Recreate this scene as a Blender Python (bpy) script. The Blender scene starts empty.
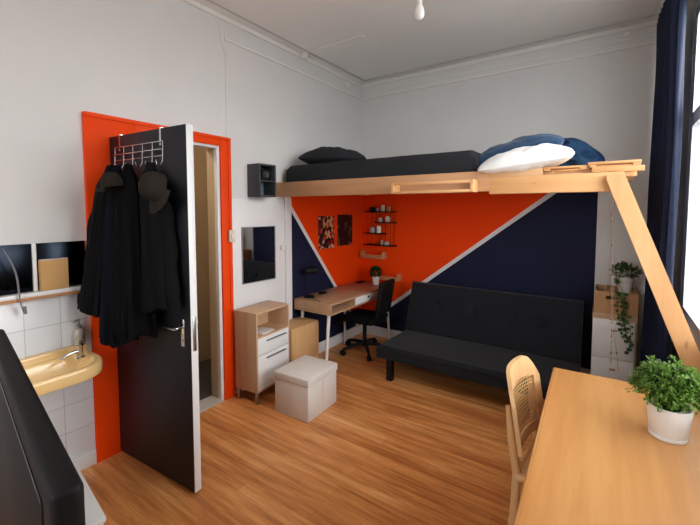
import bpy, bmesh, math, random
from math import pi, sin, cos, radians as rad
from mathutils import Vector, Matrix, noise
random.seed(7)
S = bpy.context.scene
COL = S.collection
# ------------------------------------------------------------------ camera
cd = bpy.data.cameras.new('camera'); cam = bpy.data.objects.new('camera', cd); COL.objects.link(cam)
cam.location = (0, 0, 1.6); cam.rotation_euler = (pi/2 - .0585, 0, .6031)
cd.sensor_width = 36; cd.sensor_fit = 'HORIZONTAL'; cd.lens = 380.31/700*36; cd.shift_y = -30.55/700
cd.clip_start = .02
S.camera = cam
# ------------------------------------------------------------------ world, exposure
w = bpy.data.worlds.new('sky'); S.world = w; w.use_nodes = True
bg = w.node_tree.nodes['Background']
bg.inputs[0].default_value = (.93, .97, 1.0, 1); bg.inputs[1].default_value = 7.0
_nt = w.node_tree; _tc = _nt.nodes.new('ShaderNodeTexCoord'); _sx = _nt.nodes.new('ShaderNodeSeparateXYZ'); _mr = _nt.nodes.new('ShaderNodeMapRange')
_nt.links.new(_tc.outputs['Generated'], _sx.inputs[0]); _nt.links.new(_sx.outputs[2], _mr.inputs[0])      # pale overcast sky, darker street below the horizon
_mr.inputs[1].default_value = -.12; _mr.inputs[2].default_value = .12; _mr.inputs[3].default_value = 4.0; _mr.inputs[4].default_value = 11.5
_nt.links.new(_mr.outputs[0], bg.inputs[1])
S.view_settings.view_transform = 'Standard'; S.view_settings.look = 'None'
S.view_settings.gamma = 1; S.view_settings.use_curve_mapping = False
S.view_settings.exposure = -0.17
L, BK, H, XR, YF = -2.652, 4.118, 3.18, .42, -1.6
def portal(y0, y1, z0, z1):
    ld = bpy.data.lights.new('window_daylight', 'AREA'); ld.shape = 'RECTANGLE'
    ld.size = z1-z0; ld.size_y = y1-y0; ld.cycles.is_portal = True
    o = bpy.data.objects.new('window_daylight', ld); COL.objects.link(o)
    o.location = (.57, (y0+y1)/2, (z0+z1)/2); o.rotation_euler = (0, rad(90), 0)
portal(1.1, 3.55, .87, 2.95)
R0, R1 = -1.75, -.65                     # window added behind the camera, out of view, to brighten the back wall
_ld = bpy.data.lights.new('window_daylight', 'AREA'); _ld.shape = 'RECTANGLE'; _ld.size = R1-R0; _ld.size_y = 2.95-.87; _ld.cycles.is_portal = True
_o = bpy.data.objects.new('window_daylight', _ld); COL.objects.link(_o); _o.location = ((R0+R1)/2, YF-.16, 1.91); _o.rotation_euler = (rad(90), 0, 0)  # daylight portal of the added rear window
# ------------------------------------------------------------------ colours and materials
def lin(c):
    return tuple((x/255/12.92 if x/255 <= .04045 else ((x/255+.055)/1.055)**2.4) for x in c) + (1,)
def newmat(n):
    m = bpy.data.materials.new(n); m.use_nodes = True
    nt = m.node_tree; b = nt.nodes['Principled BSDF']
    tc = nt.nodes.new('ShaderNodeTexCoord')
    return m, nt, b, tc
def nd(nt, t, **k):
    n = nt.nodes.new(t)
    for a, v in k.items(): setattr(n, a, v)
    return n
def mth(nt, op, a, b=None):
    n = nd(nt, 'ShaderNodeMath', operation=op)
    for i, v in enumerate((a, b)):
        if v is None: continue
        if isinstance(v, (int, float)): n.inputs[i].default_value = v
        else: nt.links.new(v, n.inputs[i])
    return n.outputs[0]
def mixc(nt, f, a, b):
    n = nd(nt, 'ShaderNodeMix', data_type='RGBA')
    for i, v in ((0, f), (6, a), (7, b)):
        if hasattr(v, 'node'): nt.links.new(v, n.inputs[i])
        else: n.inputs[i].default_value = v
    return n.outputs[2]
def nois(nt, tc, scale=(1, 1, 1), s=5, detail=4, rough=.5):
    mp = nd(nt, 'ShaderNodeMapping'); mp.inputs['Scale'].default_value = scale
    nt.links.new(tc.outputs['Object'], mp.inputs[0])
    n = nd(nt, 'ShaderNodeTexNoise'); n.inputs['Scale'].default_value = s
    n.inputs['Detail'].default_value = detail; n.inputs['Roughness'].default_value = rough
    nt.links.new(mp.outputs[0], n.inputs[0]); return n.outputs[0]
def bump(nt, b, h, st=.2, d=.005):
    n = nd(nt, 'ShaderNodeBump'); n.inputs['Strength'].default_value = st; n.inputs['Distance'].default_value = d
    nt.links.new(h, n.inputs['Height']); nt.links.new(n.outputs[0], b.inputs['Normal'])
def plain(n, c, rough=.5, metal=0, var=.06, scale=6, bmp=0, bscale=80, spec=.5, coat=0, sheen=0):
    m, nt, b, tc = newmat(n)
    c = lin(c); d = tuple(x*(1-var) for x in c[:3]) + (1,); e = tuple(min(1, x*(1+var)) for x in c[:3]) + (1,)
    nt.links.new(mixc(nt, nois(nt, tc, s=scale), d, e), b.inputs['Base Color'])
    b.inputs['Roughness'].default_value = rough; b.inputs['Metallic'].default_value = metal
    b.inputs['Specular IOR Level'].default_value = spec; b.inputs['Coat Weight'].default_value = coat
    if sheen: b.inputs['Sheen Weight'].default_value = sheen; b.inputs['Sheen Roughness'].default_value = .5
    if bmp: bump(nt, b, nois(nt, tc, s=bscale, detail=3), bmp)
    return m
def wood(n, c1, c2, axis=0, rough=.45, s=1.0, knots=False, spec=.4):
    m, nt, b, tc = newmat(n)
    sc = [26*s, 26*s, 26*s]; sc[axis] = 1.6*s
    g = nois(nt, tc, tuple(sc), 1, 6, .65)
    sc2 = [5*s, 5*s, 5*s]; sc2[axis] = .7*s
    g2 = nois(nt, tc, tuple(sc2), 1, 3, .5)
    f = mth(nt, 'ADD', mth(nt, 'MULTIPLY', g, .55), mth(nt, 'MULTIPLY', g2, .45))
    r = nd(nt, 'ShaderNodeValToRGB'); r.color_ramp.elements[0].position = .32; r.color_ramp.elements[1].position = .68
    r.color_ramp.elements[0].color = lin(c1); r.color_ramp.elements[1].color = lin(c2)
    nt.links.new(f, r.inputs[0]); colr = r.outputs[0]
    if knots:
        mp = nd(nt, 'ShaderNodeMapping'); k = [13, 13, 13]; k[axis] = 4.5; mp.inputs['Scale'].default_value = k
        nt.links.new(tc.outputs['Object'], mp.inputs[0])
        v = nd(nt, 'ShaderNodeTexVoronoi'); v.inputs['Scale'].default_value = 1
        nt.links.new(mp.outputs[0], v.inputs[0])
        rr = nd(nt, 'ShaderNodeValToRGB'); rr.color_ramp.elements[0].position = .09; rr.color_ramp.elements[1].position = .19
        rr.color_ramp.elements[0].color = (1, 1, 1, 1); rr.color_ramp.elements[1].color = (0, 0, 0, 1)
        nt.links.new(v.outputs['Distance'], rr.inputs[0])
        colr = mixc(nt, mth(nt, 'MULTIPLY', rr.outputs[0], .75), colr, lin((150, 90, 45)))
    nt.links.new(colr, b.inputs['Base Color']); b.inputs['Roughness'].default_value = rough
    b.inputs['Specular IOR Level'].default_value = spec
    bump(nt, b, g, .06, .002)
    return m
def sepxyz(nt, tc):
    s = nd(nt, 'ShaderNodeSeparateXYZ'); nt.links.new(tc.outputs['Object'], s.inputs[0]); return s.outputs
WHITE = (226, 224, 221); ORANGE = (242, 68, 0); NAVY = (27, 31, 56)
def painted(n, kind):
    m, nt, b, tc = newmat(n); X, Y, Z = sepxyz(nt, tc)
    v = nois(nt, tc, s=3)
    def tint(c): c = lin(c); return mixc(nt, v, tuple(x*.95 for x in c[:3])+(1,), tuple(min(1, x*1.04) for x in c[:3])+(1,))
    wht, org, nav = tint(WHITE), tint(ORANGE), tint(NAVY)
    if kind == 'left':   # mural begins at the white post and stays under the loft
        a0, b0, a1, b1, P = 2.809, 1.617, 3.54, .711, Y
        inside = mth(nt, 'MULTIPLY', mth(nt, 'GREATER_THAN', Y, 2.80), mth(nt, 'LESS_THAN', Z, 1.80)); sgn = 1
    else:
        a0, b0, a1, b1, P = -2.219, .420, -.470, 1.765, X
        inside = mth(nt, 'MULTIPLY', mth(nt, 'LESS_THAN', X, -.112), mth(nt, 'LESS_THAN', Z, 1.80))
    ln = math.hypot(a1-a0, b1-b0); na, nb = -(b1-b0)/ln, (a1-a0)/ln
    d = mth(nt, 'ADD', mth(nt, 'MULTIPLY', mth(nt, 'SUBTRACT', P, a0), na), mth(nt, 'MULTIPLY', mth(nt, 'SUBTRACT', Z, b0), nb))
    up = mth(nt, 'GREATER_THAN', d, 0.0)
    tape = mth(nt, 'LESS_THAN', mth(nt, 'ABSOLUTE', d), .021)
    c = mixc(nt, up, nav, org); c = mixc(nt, tape, c, wht); c = mixc(nt, inside, wht, c)
    nt.links.new(c, b.inputs['Base Color']); b.inputs['Roughness'].default_value = .65
    b.inputs['Specular IOR Level'].default_value = .15
    bump(nt, b, nois(nt, tc, s=60, detail=3), .05, .003)
    return m
def floor_mat():
    m, nt, b, tc = newmat('laminate')
    br = nd(nt, 'ShaderNodeTexBrick'); br.inputs['Scale'].default_value = 1
    br.inputs['Brick Width'].default_value = 1.25; br.inputs['Row Height'].default_value = .095
    br.inputs['Mortar Size'].default_value = .0012; br.inputs['Color1'].default_value = (0, 0, 0, 1)
    br.inputs['Color2'].default_value = (1, 1, 1, 1); br.inputs['Mortar'].default_value = (.1, .1, .1, 1)
    br.offset = .37; nt.links.new(tc.outputs['Object'], br.inputs[0])
    g = nois(nt, tc, (1.6, 24, 1), 1, 6, .68); g2 = nois(nt, tc, (.9, 6, 1), 1, 3)
    g3 = nois(nt, tc, (2.6, 60, 1), 1, 4, .7)
    f = mth(nt, 'ADD', mth(nt, 'ADD', mth(nt, 'MULTIPLY', g, .62), mth(nt, 'MULTIPLY', g2, .42)), mth(nt, 'MULTIPLY', br.outputs['Color'], .07))
    f = mth(nt, 'ADD', mth(nt, 'SUBTRACT', f, .16), mth(nt, 'MULTIPLY', g3, .22))
    r = nd(nt, 'ShaderNodeValToRGB'); e = r.color_ramp.elements
    e[0].position = .40; e[0].color = lin((184, 112, 57)); e[1].position = .70; e[1].color = lin((246, 188, 126))
    k = e.new(.55); k.color = lin((224, 152, 88))
    nt.links.new(f, r.inputs[0])
    c = mixc(nt, mth(nt, 'MULTIPLY', br.outputs['Fac'], .35), r.outputs[0], lin((90, 50, 28)))
    nt.links.new(c, b.inputs['Base Color']); b.inputs['Roughness'].default_value = .34
    b.inputs['Specular IOR Level'].default_value = .45
    bump(nt, b, g, .04, .002); return m
def tile_mat():
    m, nt, b, tc = newmat('white_tiles')
    X, Y, Z = sepxyz(nt, tc); cb = nd(nt, 'ShaderNodeCombineXYZ')
    nt.links.new(mth(nt, 'ADD', Y, .168*20-.005), cb.inputs[0]); nt.links.new(mth(nt, 'ADD', Z, .168*5-.097), cb.inputs[1])
    br = nd(nt, 'ShaderNodeTexBrick'); br.offset = 0; br.inputs['Scale'].default_value = 1
    br.inputs['Brick Width'].default_value = .168; br.inputs['Row Height'].default_value = .168
    br.inputs['Mortar Size'].default_value = .0022; br.inputs['Color1'].default_value = lin((232, 233, 234))
    br.inputs['Color2'].default_value = lin((226, 228, 230)); br.inputs['Mortar'].default_value = lin((196, 196, 194))
    nt.links.new(cb.outputs[0], br.inputs[0]); nt.links.new(br.outputs['Color'], b.inputs['Base Color'])
    b.inputs['Roughness'].default_value = .25; bump(nt, b, br.outputs['Fac'], .3, -.002); return m
def poster_mat(n, dark, seed):
    m, nt, b, tc = newmat(n)
    mp = nd(nt, 'ShaderNodeMapping'); mp.inputs['Location'].default_value = (seed, seed*2, 0); mp.inputs['Scale'].default_value = (1, 17, 15)
    nt.links.new(tc.outputs['Object'], mp.inputs[0])
    v = nd(nt, 'ShaderNodeTexVoronoi'); v.inputs['Scale'].default_value = 1.6; nt.links.new(mp.outputs[0], v.inputs[0])
    s = nd(nt, 'ShaderNodeSeparateColor'); nt.links.new(v.outputs['Color'], s.inputs[0])
    r = nd(nt, 'ShaderNodeValToRGB'); r.color_ramp.interpolation = 'CONSTANT'
    cols = [(20, 14, 14), (120, 30, 22), (30, 22, 20), (205, 150, 60), (190, 170, 160), (160, 60, 60), (25, 20, 25), (225, 130, 90)] if not dark else \
           [(14, 10, 12), (60, 18, 16), (16, 12, 14), (20, 14, 16), (110, 80, 62), (16, 12, 12), (50, 34, 30), (18, 12, 14)]
    el = r.color_ramp.elements
    el[0].color = lin(cols[0]); el[1].position = 1/8; el[1].color = lin(cols[1])
    for i in range(2, 8): k = el.new(i/8); k.color = lin(cols[i])
    nt.links.new(s.outputs[0], r.inputs[0]); nt.links.new(r.outputs[0], b.inputs['Base Color'])
    b.inputs['Roughness'].default_value = .4; return m
def glass_mat(n='window_glass'):
    m, nt, b, tc = newmat(n); nt.nodes.remove(b); out = nt.nodes['Material Output']
    t = nd(nt, 'ShaderNodeBsdfTransparent'); g = nd(nt, 'ShaderNodeBsdfGlossy'); g.inputs['Roughness'].default_value = .02
    mx = nd(nt, 'ShaderNodeMixShader'); mx.inputs[0].default_value = .07
    nt.links.new(t.outputs[0], mx.inputs[1]); nt.links.new(g.outputs[0], mx.inputs[2]); nt.links.new(mx.outputs[0], out.inputs[0]); return m
def translucent(n, c, fac, var=.08, rough=.8):
    m, nt, b, tc = newmat(n); out = nt.nodes['Material Output']; c = lin(c)
    cc = mixc(nt, nois(nt, tc, s=8), tuple(x*(1-var) for x in c[:3])+(1,), tuple(min(1, x*(1+var)) for x in c[:3])+(1,))
    nt.links.new(cc, b.inputs['Base Color']); b.inputs['Roughness'].default_value = rough
    b.inputs['Specular IOR Level'].default_value = .3
    t = nd(nt, 'ShaderNodeBsdfTranslucent'); nt.links.new(cc, t.inputs[0])
    mx = nd(nt, 'ShaderNodeMixShader'); mx.inputs[0].default_value = fac
    nt.links.new(b.outputs[0], mx.inputs[1]); nt.links.new(t.outputs[0], mx.inputs[2]); nt.links.new(mx.outputs[0], out.inputs[0]); return m
def leafmat(n, c1, c2):
    m, nt, b, tc = newmat(n); out = nt.nodes['Material Output']
    cc = mixc(nt, nois(nt, tc, s=35, detail=2), lin(c1), lin(c2)); nt.links.new(cc, b.inputs['Base Color'])
    b.inputs['Roughness'].default_value = .42
    t = nd(nt, 'ShaderNodeBsdfTranslucent'); nt.links.new(cc, t.inputs[0])
    mx = nd(nt, 'ShaderNodeMixShader'); mx.inputs[0].default_value = .28
    nt.links.new(b.outputs[0], mx.inputs[1]); nt.links.new(t.outputs[0], mx.inputs[2]); nt.links.new(mx.outputs[0], out.inputs[0]); return m
def cane_mat():
    m, nt, b, tc = newmat('cane_weave'); out = nt.nodes['Material Output']
    X, Y, Z = sepxyz(nt, tc)
    fy = mth(nt, 'ABSOLUTE', mth(nt, 'SUBTRACT', mth(nt, 'FRACT', mth(nt, 'MULTIPLY', Y, 62)), .5))
    fz = mth(nt, 'ABSOLUTE', mth(nt, 'SUBTRACT', mth(nt, 'FRACT', mth(nt, 'MULTIPLY', Z, 62)), .5))
    hole = mth(nt, 'MULTIPLY', mth(nt, 'LESS_THAN', fy, .35), mth(nt, 'LESS_THAN', fz, .35))
    b.inputs['Base Color'].default_value = lin((214, 170, 112)); b.inputs['Roughness'].default_value = .5
    t = nd(nt, 'ShaderNodeBsdfTransparent'); mx = nd(nt, 'ShaderNodeMixShader')
    nt.links.new(hole, mx.inputs[0]); nt.links.new(b.outputs[0], mx.inputs[1]); nt.links.new(t.outputs[0], mx.inputs[2])
    nt.links.new(mx.outputs[0], out.inputs[0]); return m

M = {}
M['wall_l'] = painted('left_wall_paint', 'left'); M['wall_b'] = painted('back_wall_paint', 'back')
M['white'] = plain('white_wall_paint', WHITE, .6, bmp=.05, bscale=50, var=.03)
M['ceil'] = plain('ceiling_paint', (245, 241, 236), .7, var=.03, scale=2, bmp=.05, bscale=30)
M['trimw'] = plain('gloss_white_trim', (232, 231, 229), .35, var=.03)
M['trimg'] = plain('moulding_paint', (240, 236, 230), .55, var=.04)
M['orange'] = plain('orange_gloss_paint', (242, 70, 0), .55, var=.05, scale=3, spec=.2)
M['floor'] = floor_mat(); M['tiles'] = tile_mat()
M['dark_tile'] = plain('hall_floor', (70, 68, 66), .5)
M['hall'] = plain('hall_paint', (190, 168, 138), .7, var=.05)
M['stone'] = plain('threshold_stone', (190, 186, 180), .5, var=.08)
M['door'] = plain('door_paint', (23, 24, 31), .45, var=.06, scale=2, spec=.35)
M['chrome'] = plain('chrome', (205, 205, 208), .2, 1, .03)
M['steel'] = plain('satin_steel', (170, 168, 165), .35, 1, .05)
M['black'] = plain('black_fabric', (13, 13, 15), .95, var=.2, scale=9, bmp=.3, bscale=120, spec=.15)
M['black2'] = plain('black_knit', (10, 10, 12), .95, var=.2, scale=12, bmp=.4, bscale=160, spec=.12)
M['navyf'] = plain('dark_navy_fabric', (11, 14, 21), .95, var=.2, bmp=.3, bscale=120, spec=.15)
M['brown'] = plain('brown_fabric', (40, 33, 27), .9, var=.12, scale=14, bmp=.3, bscale=150, spec=.2)
M['sofa'] = plain('charcoal_upholstery', (31, 32, 36), .95, var=.1, scale=20, bmp=.35, bscale=300, spec=.15, sheen=.08)
M['bplastic'] = plain('black_plastic', (14, 14, 15), .6, var=.1, spec=.22)
M['bgloss'] = plain('black_gloss', (10, 10, 12), .18, var=.1)
M['oak'] = wood('pale_oak_veneer', (190, 150, 116), (214, 178, 142), 2, .45)
M['oakd'] = wood('desk_walnut_veneer', (168, 128, 96), (200, 162, 126), 1, .42)
M['box'] = wood('beech_box', (196, 148, 98), (222, 178, 126), 2, .5)
M['veneer'] = wood('beam_veneer', (182, 132, 91), (206, 158, 114), 0, .45)
M['pine'] = wood('raw_pine', (212, 154, 97), (233, 182, 126), 0, .5, knots=True)
M['pinez'] = wood('raw_pine_upright', (214, 156, 99), (235, 186, 132), 2, .5, knots=True)
M['table'] = wood('table_oak', (218, 148, 80), (243, 184, 116), 1, .36, .7, spec=.45)
M['chairw'] = wood('chair_beech', (212, 164, 110), (232, 190, 140), 2, .42)
M['cane'] = cane_mat()
M['whitel'] = plain('white_lacquer', (236, 235, 232), .35, var=.02)
M['pouf'] = plain('cream_leatherette', (226, 220, 212), .6, var=.04, scale=10, bmp=.15, bscale=90)
M['sink'] = plain('yellow_ceramic', (238, 199, 136), .15, var=.03, coat=.4)
M['mirror'] = plain('mirror_silver', (225, 228, 228), .03, 1, .01)
M['dmirror'] = plain('dark_mirror', (30, 34, 41), .22, 1, .05)
M['card'] = plain('cardboard', (196, 152, 96), .85, var=.06)
M['soap'] = plain('clear_soap_glass', (168, 160, 146), .12, var=.15, coat=.5)
M['bluel'] = plain('blue_velvet', (22, 58, 90), .85, var=.12, scale=10, bmp=.4, bscale=70, spec=.2, sheen=.15)
M['duvet'] = plain('blue_duvet', (15, 42, 68), .85, var=.15, scale=8, bmp=.4, bscale=60, spec=.2)
M['wpil'] = plain('white_cotton', (238, 236, 232), .85, var=.02, bmp=.3, bscale=60, spec=.2)
M['sheet'] = plain('charcoal_sheet', (42, 43, 46), .9, var=.1, scale=5, bmp=.3, bscale=50, spec=.2)
M['curtain'] = translucent('navy_curtain', (17, 27, 52), .04)
M['blind'] = translucent('white_blind', (240, 240, 240), .35, .02, .5)
M['frameg'] = plain('window_frame_paint', (232, 232, 234), .4, var=.03)
M['glass'] = glass_mat()
M['gbox'] = plain('dark_grey_box', (64, 66, 70), .55, var=.06)
M['teal'] = plain('teal_glow_paint', (96, 118, 122), .5, var=.08)  # teal glow inside the wall box, put into the back panel's colour
M['leaf'] = leafmat('fresh_leaf', (44, 86, 24), (140, 176, 74)); M['ivy'] = leafmat('ivy_leaf', (34, 66, 26), (84, 122, 56))
M['dleaf'] = plain('dark_leaf', (20, 60, 20), .6, var=.3, scale=40, spec=.2)
M['stem'] = plain('stem', (84, 70, 40), .8); M['soil'] = plain('soil', (45, 34, 26), .95, var=.3, scale=60)
M['pot'] = plain('white_glazed_pot', (232, 229, 224), .4, var=.03)
M['twine'] = plain('twine', (128, 104, 82), .9, var=.15)
M['ply'] = wood('pale_plywood', (214, 168, 120), (230, 188, 142), 0, .55)
M['rackw'] = wood('rack_wood', (176, 122, 78), (200, 146, 98), 0, .55)
M['crate'] = wood('bamboo_crate', (176, 128, 82), (200, 152, 104), 2, .5)
M['post1'] = poster_mat('poster_collage', False, 1.3); M['post2'] = poster_mat('poster_dark', True, 4.1)
M['bulb'] = plain('opal_glass', (240, 238, 232), .2, var=.01)
M['jar'] = plain('frosted_jar', (170, 168, 160), .25, var=.1); M['cream'] = plain('cream_ceramic', (214, 200, 180), .4, var=.05)
M['plast'] = plain('white_plastic', (230, 228, 222), .4, var=.02); M['ivory'] = plain('ivory_plastic', (222, 212, 192), .4, var=.03)
M['paper'] = plain('paper', (232, 231, 228), .7, var=.02)
M['cable'] = plain('grey_cable', (120, 120, 122), .5)
# ------------------------------------------------------------------ mesh helpers
class B:
    def __init__(s): s.bm = bmesh.new()
    def _merge(s, t, mat=None):
        if mat is not None: bmesh.ops.transform(t, matrix=mat, verts=t.verts)
        me = bpy.data.meshes.new('t'); t.to_mesh(me); t.free(); s.bm.from_mesh(me); bpy.data.meshes.remove(me)
        return s
    def box(s, x0, x1, y0, y1, z0, z1, bev=0, mat=None, seg=2):
        t = bmesh.new(); bmesh.ops.create_cube(t, size=1)
        for v in t.verts: v.co = Vector((x0+(v.co.x+.5)*(x1-x0), y0+(v.co.y+.5)*(y1-y0), z0+(v.co.z+.5)*(z1-z0)))
        if bev: bmesh.ops.bevel(t, geom=list(t.edges), offset=bev, segments=seg, affect='EDGES', profile=.5)
        return s._merge(t, mat)
    def cyl(s, p, q, r, r2=None, n=16):
        p, q = Vector(p), Vector(q); d = q-p; t = bmesh.new()
        bmesh.ops.create_cone(t, cap_ends=True, segments=n, radius1=r, radius2=r if r2 is None else r2, depth=d.length)
        return s._merge(t, Matrix.Translation((p+q)/2) @ d.to_track_quat('Z', 'Y').to_matrix().to_4x4())
    def tube(s, pts, r, n=8):
        pts = [Vector(p) for p in pts]; rs = r if isinstance(r, (list, tuple)) else [r]*len(pts)
        t = bmesh.new(); rings = []; up = None
        for i, p in enumerate(pts):
            d = (pts[min(i+1, len(pts)-1)]-pts[max(i-1, 0)]).normalized()
            if up is None: up = Vector((0, 0, 1)) if abs(d.z) < .9 else Vector((1, 0, 0))
            a = d.cross(up).normalized(); c = a.cross(d).normalized(); up = c
            rings.append([t.verts.new(p+(a*cos(2*pi*k/n)+c*sin(2*pi*k/n))*rs[i]) for k in range(n)])
        for a, b in zip(rings, rings[1:]):
            for k in range(n): t.faces.new((a[k], a[(k+1) % n], b[(k+1) % n], b[k]))
        t.faces.new(rings[0][::-1]); t.faces.new(rings[-1]); bmesh.ops.recalc_face_normals(t, faces=t.faces)
        return s._merge(t)
    def rings(s, rings, cap0=True, cap1=True, mat=None):
        t = bmesh.new(); R = [[t.verts.new(p) for p in r] for r in rings]; n = len(R[0])
        for a, b in zip(R, R[1:]):
            for k in range(n): t.faces.new((a[k], a[(k+1) % n], b[(k+1) % n], b[k]))
        if cap0: t.faces.new(R[0][::-1])
        if cap1: t.faces.new(R[-1])
        bmesh.ops.recalc_face_normals(t, faces=t.faces); return s._merge(t, mat)
    def lathe(s, prof, c=(0, 0, 0), n=24, cap0=True, cap1=True, mat=None):
        return s.rings([[(c[0]+r*cos(2*pi*k/n), c[1]+r*sin(2*pi*k/n), c[2]+z) for k in range(n)] for r, z in prof], cap0, cap1, mat)
    def prism(s, poly, ax, a, b, bev=0):
        def mk(u, v, h): return {'x': (h, u, v), 'y': (u, h, v), 'z': (u, v, h)}[ax]
        t = bmesh.new(); A = [t.verts.new(mk(u, v, a)) for u, v in poly]; C = [t.verts.new(mk(u, v, b)) for u, v in poly]; n = len(poly)
        t.faces.new(A[::-1]); t.faces.new(C)
        for k in range(n): t.faces.new((A[k], A[(k+1) % n], C[(k+1) % n], C[k]))
        bmesh.ops.recalc_face_normals(t, faces=t.faces)
        if bev: bmesh.ops.bevel(t, geom=list(t.edges), offset=bev, segments=2, affect='EDGES')
        return s._merge(t)
    def ball(s, c, r, u=20, v=12, mat=None):
        t = bmesh.new(); bmesh.ops.create_uvsphere(t, u_segments=u, v_segments=v, radius=1)
        if not isinstance(r, (tuple, list)): r = (r, r, r)
        for q in t.verts: q.co = Vector((c[0]+q.co.x*r[0], c[1]+q.co.y*r[1], c[2]+q.co.z*r[2]))
        return s._merge(t, mat)
    def leaf(s, p, d, ln, wd, up=Vector((0, 0, 1))):
        p, d = Vector(p), Vector(d).normalized(); a = d.cross(up)
        a = a.normalized() if a.length > 1e-3 else Vector((1, 0, 0)); nn = a.cross(d)
        bm = s.bm
        v0 = bm.verts.new(p); v1 = bm.verts.new(p+d*ln*.5+a*wd*.5+nn*ln*.1); v2 = bm.verts.new(p+d*ln)
        v3 = bm.verts.new(p+d*ln*.5-a*wd*.5+nn*ln*.1); vm = bm.verts.new(p+d*ln*.5)
        bm.faces.new((v0, v1, vm)); bm.faces.new((v1, v2, vm)); bm.faces.new((v2, v3, vm)); bm.faces.new((v3, v0, vm))
    def obj(s, name, mat, parent=None, world=False, smooth=True, label=None):
        if world and parent is not None:
            o_ = -parent.location
            for v in s.bm.verts: v.co += o_
        me = bpy.data.meshes.new(name); s.bm.to_mesh(me); s.bm.free()
        if smooth:
            me.polygons.foreach_set('use_smooth', [True]*len(me.polygons)); me.set_sharp_from_angle(angle=rad(38))
        me.materials.append(M[mat]); o = bpy.data.objects.new(name, me); COL.objects.link(o)
        if parent is not None: o.parent = parent
        if label: o['label'] = label
        return o
def thing(name, label, cat, loc=(0, 0, 0), rz=0, group=None):
    o = bpy.data.objects.new(name, None); COL.objects.link(o); o.empty_display_size = .1
    o.location = loc; o.rotation_euler = (0, 0, rz); o['label'] = label; o['category'] = cat
    if group: o['group'] = group
    return o
def tag(o, label, cat, group=None):
    o['label'] = label; o['category'] = cat
    if group: o['group'] = group
    return o
def struct(name, b, mat, parent=None, smooth=True, label=None):
    o = b.obj(name, mat, parent, smooth=smooth); o['kind'] = 'structure'
    if label: o['label'] = label
    return o
def single(name, b, mat, label, cat, loc, group=None, world=True, rz=0):
    """a thing that is one mesh, its origin at loc"""
    if world:
        for v in b.bm.verts: v.co -= Vector(loc)
    o = b.obj(name, mat); o.location = loc; o.rotation_euler = (0, 0, rz); return tag(o, label, cat, group)
def copy_tree(o, parent=None):
    c = o.copy(); COL.objects.link(c)
    if parent is not None: c.parent = parent
    for ch in list(o.children): copy_tree(ch, c)
    return c
# ------------------------------------------------------------------ room shell
struct('floor', B().box(L-.12, XR+.13, YF-.12, BK+.12, -.1, 0), 'floor', smooth=False)
struct('ceiling', B().box(L-.12, XR+.13, YF-.12, BK+.12, H, H+.1), 'ceil', smooth=False)
D0, D1, DT = 1.31, 1.95, 2.10          # doorway
b = B(); b.box(L-.12, L, YF-.12, D0, 0, H); b.box(L-.12, L, D1, BK+.12, 0, H); b.box(L-.12, L, D0, D1, DT, H)
struct('wall_left', b, 'wall_l', smooth=False)
struct('wall_back', B().box(L, XR, BK, BK+.12, 0, H), 'wall_b', smooth=False)
b = B(); b.box(L, R0, YF-.12, YF, 0, H); b.box(R1, XR, YF-.12, YF, 0, H); b.box(R0, R1, YF-.12, YF, 0, .87); b.box(R0, R1, YF-.12, YF, 2.95, H)
struct('wall_front', b, 'white', smooth=False)
f = B(); f.box(R0, R0+.07, YF-.09, YF-.03, .87, 2.95); f.box(R1-.07, R1, YF-.09, YF-.03, .87, 2.95); f.box(R0+.07, R1-.07, YF-.09, YF-.03, .87, .94); f.box(R0+.07, R1-.07, YF-.09, YF-.03, 2.88, 2.95); f.box(R0+.07, R1-.07, YF-.09, YF-.03, 2.1, 2.16)
wn = struct('window_2', f, 'frameg', smooth=False); B().box(R0+.07, R1-.07, YF-.062, YF-.058, .94, 2.88).obj('window_pane', 'glass', wn, smooth=False)  # frame and pane of the unseen window added for light on the back wall
W1, WZ0, WZ1 = (1.1, 3.55), .87, 2.95
b = B(); b.box(XR, XR+.13, YF-.12, BK+.12, 0, WZ0); b.box(XR, XR+.13, YF-.12, BK+.12, WZ1, H)
b.box(XR, XR+.13, W1[1], BK+.12, WZ0, WZ1); b.box(XR, XR+.13, YF-.12, W1[0], WZ0, WZ1)
struct('wall_right', b, 'white', smooth=False)
for i, (y0, y1) in enumerate((W1,)):
    x0, x1 = XR+.004, XR+.064
    f = B(); f.box(x0, x1, y0, y0+.07, WZ0, WZ1); f.box(x0, x1, y1-.11, y1, WZ0, WZ1); f.box(x0, x1, y0+.07, y1-.07, WZ0, WZ0+.06); f.box(x0, x1, y0+.07, y1-.07, WZ1-.07, WZ1)
    f.box(x0, x1, y0+.07, y1-.07, 2.16, 2.25)
    mid = (y0+y1)/2; f.box(x0, x1, mid-.03, mid+.03, WZ0+.06, 2.16); f.box(x0, x1, mid-.03, mid+.03, 2.25, WZ1-.07)
    wn = struct(f'window_{i+1}', f, 'frameg', smooth=False)
    pn = B().box(XR+.118, XR+.122, y0+.07, y1-.07, WZ0+.06, WZ1-.07).obj('window_pane', 'glass', wn, smooth=False)
    B().box(XR+.064, XR+.117, y0, y1, WZ0, WZ0+.012, .002).obj('window_sill', 'frameg', wn)
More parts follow.
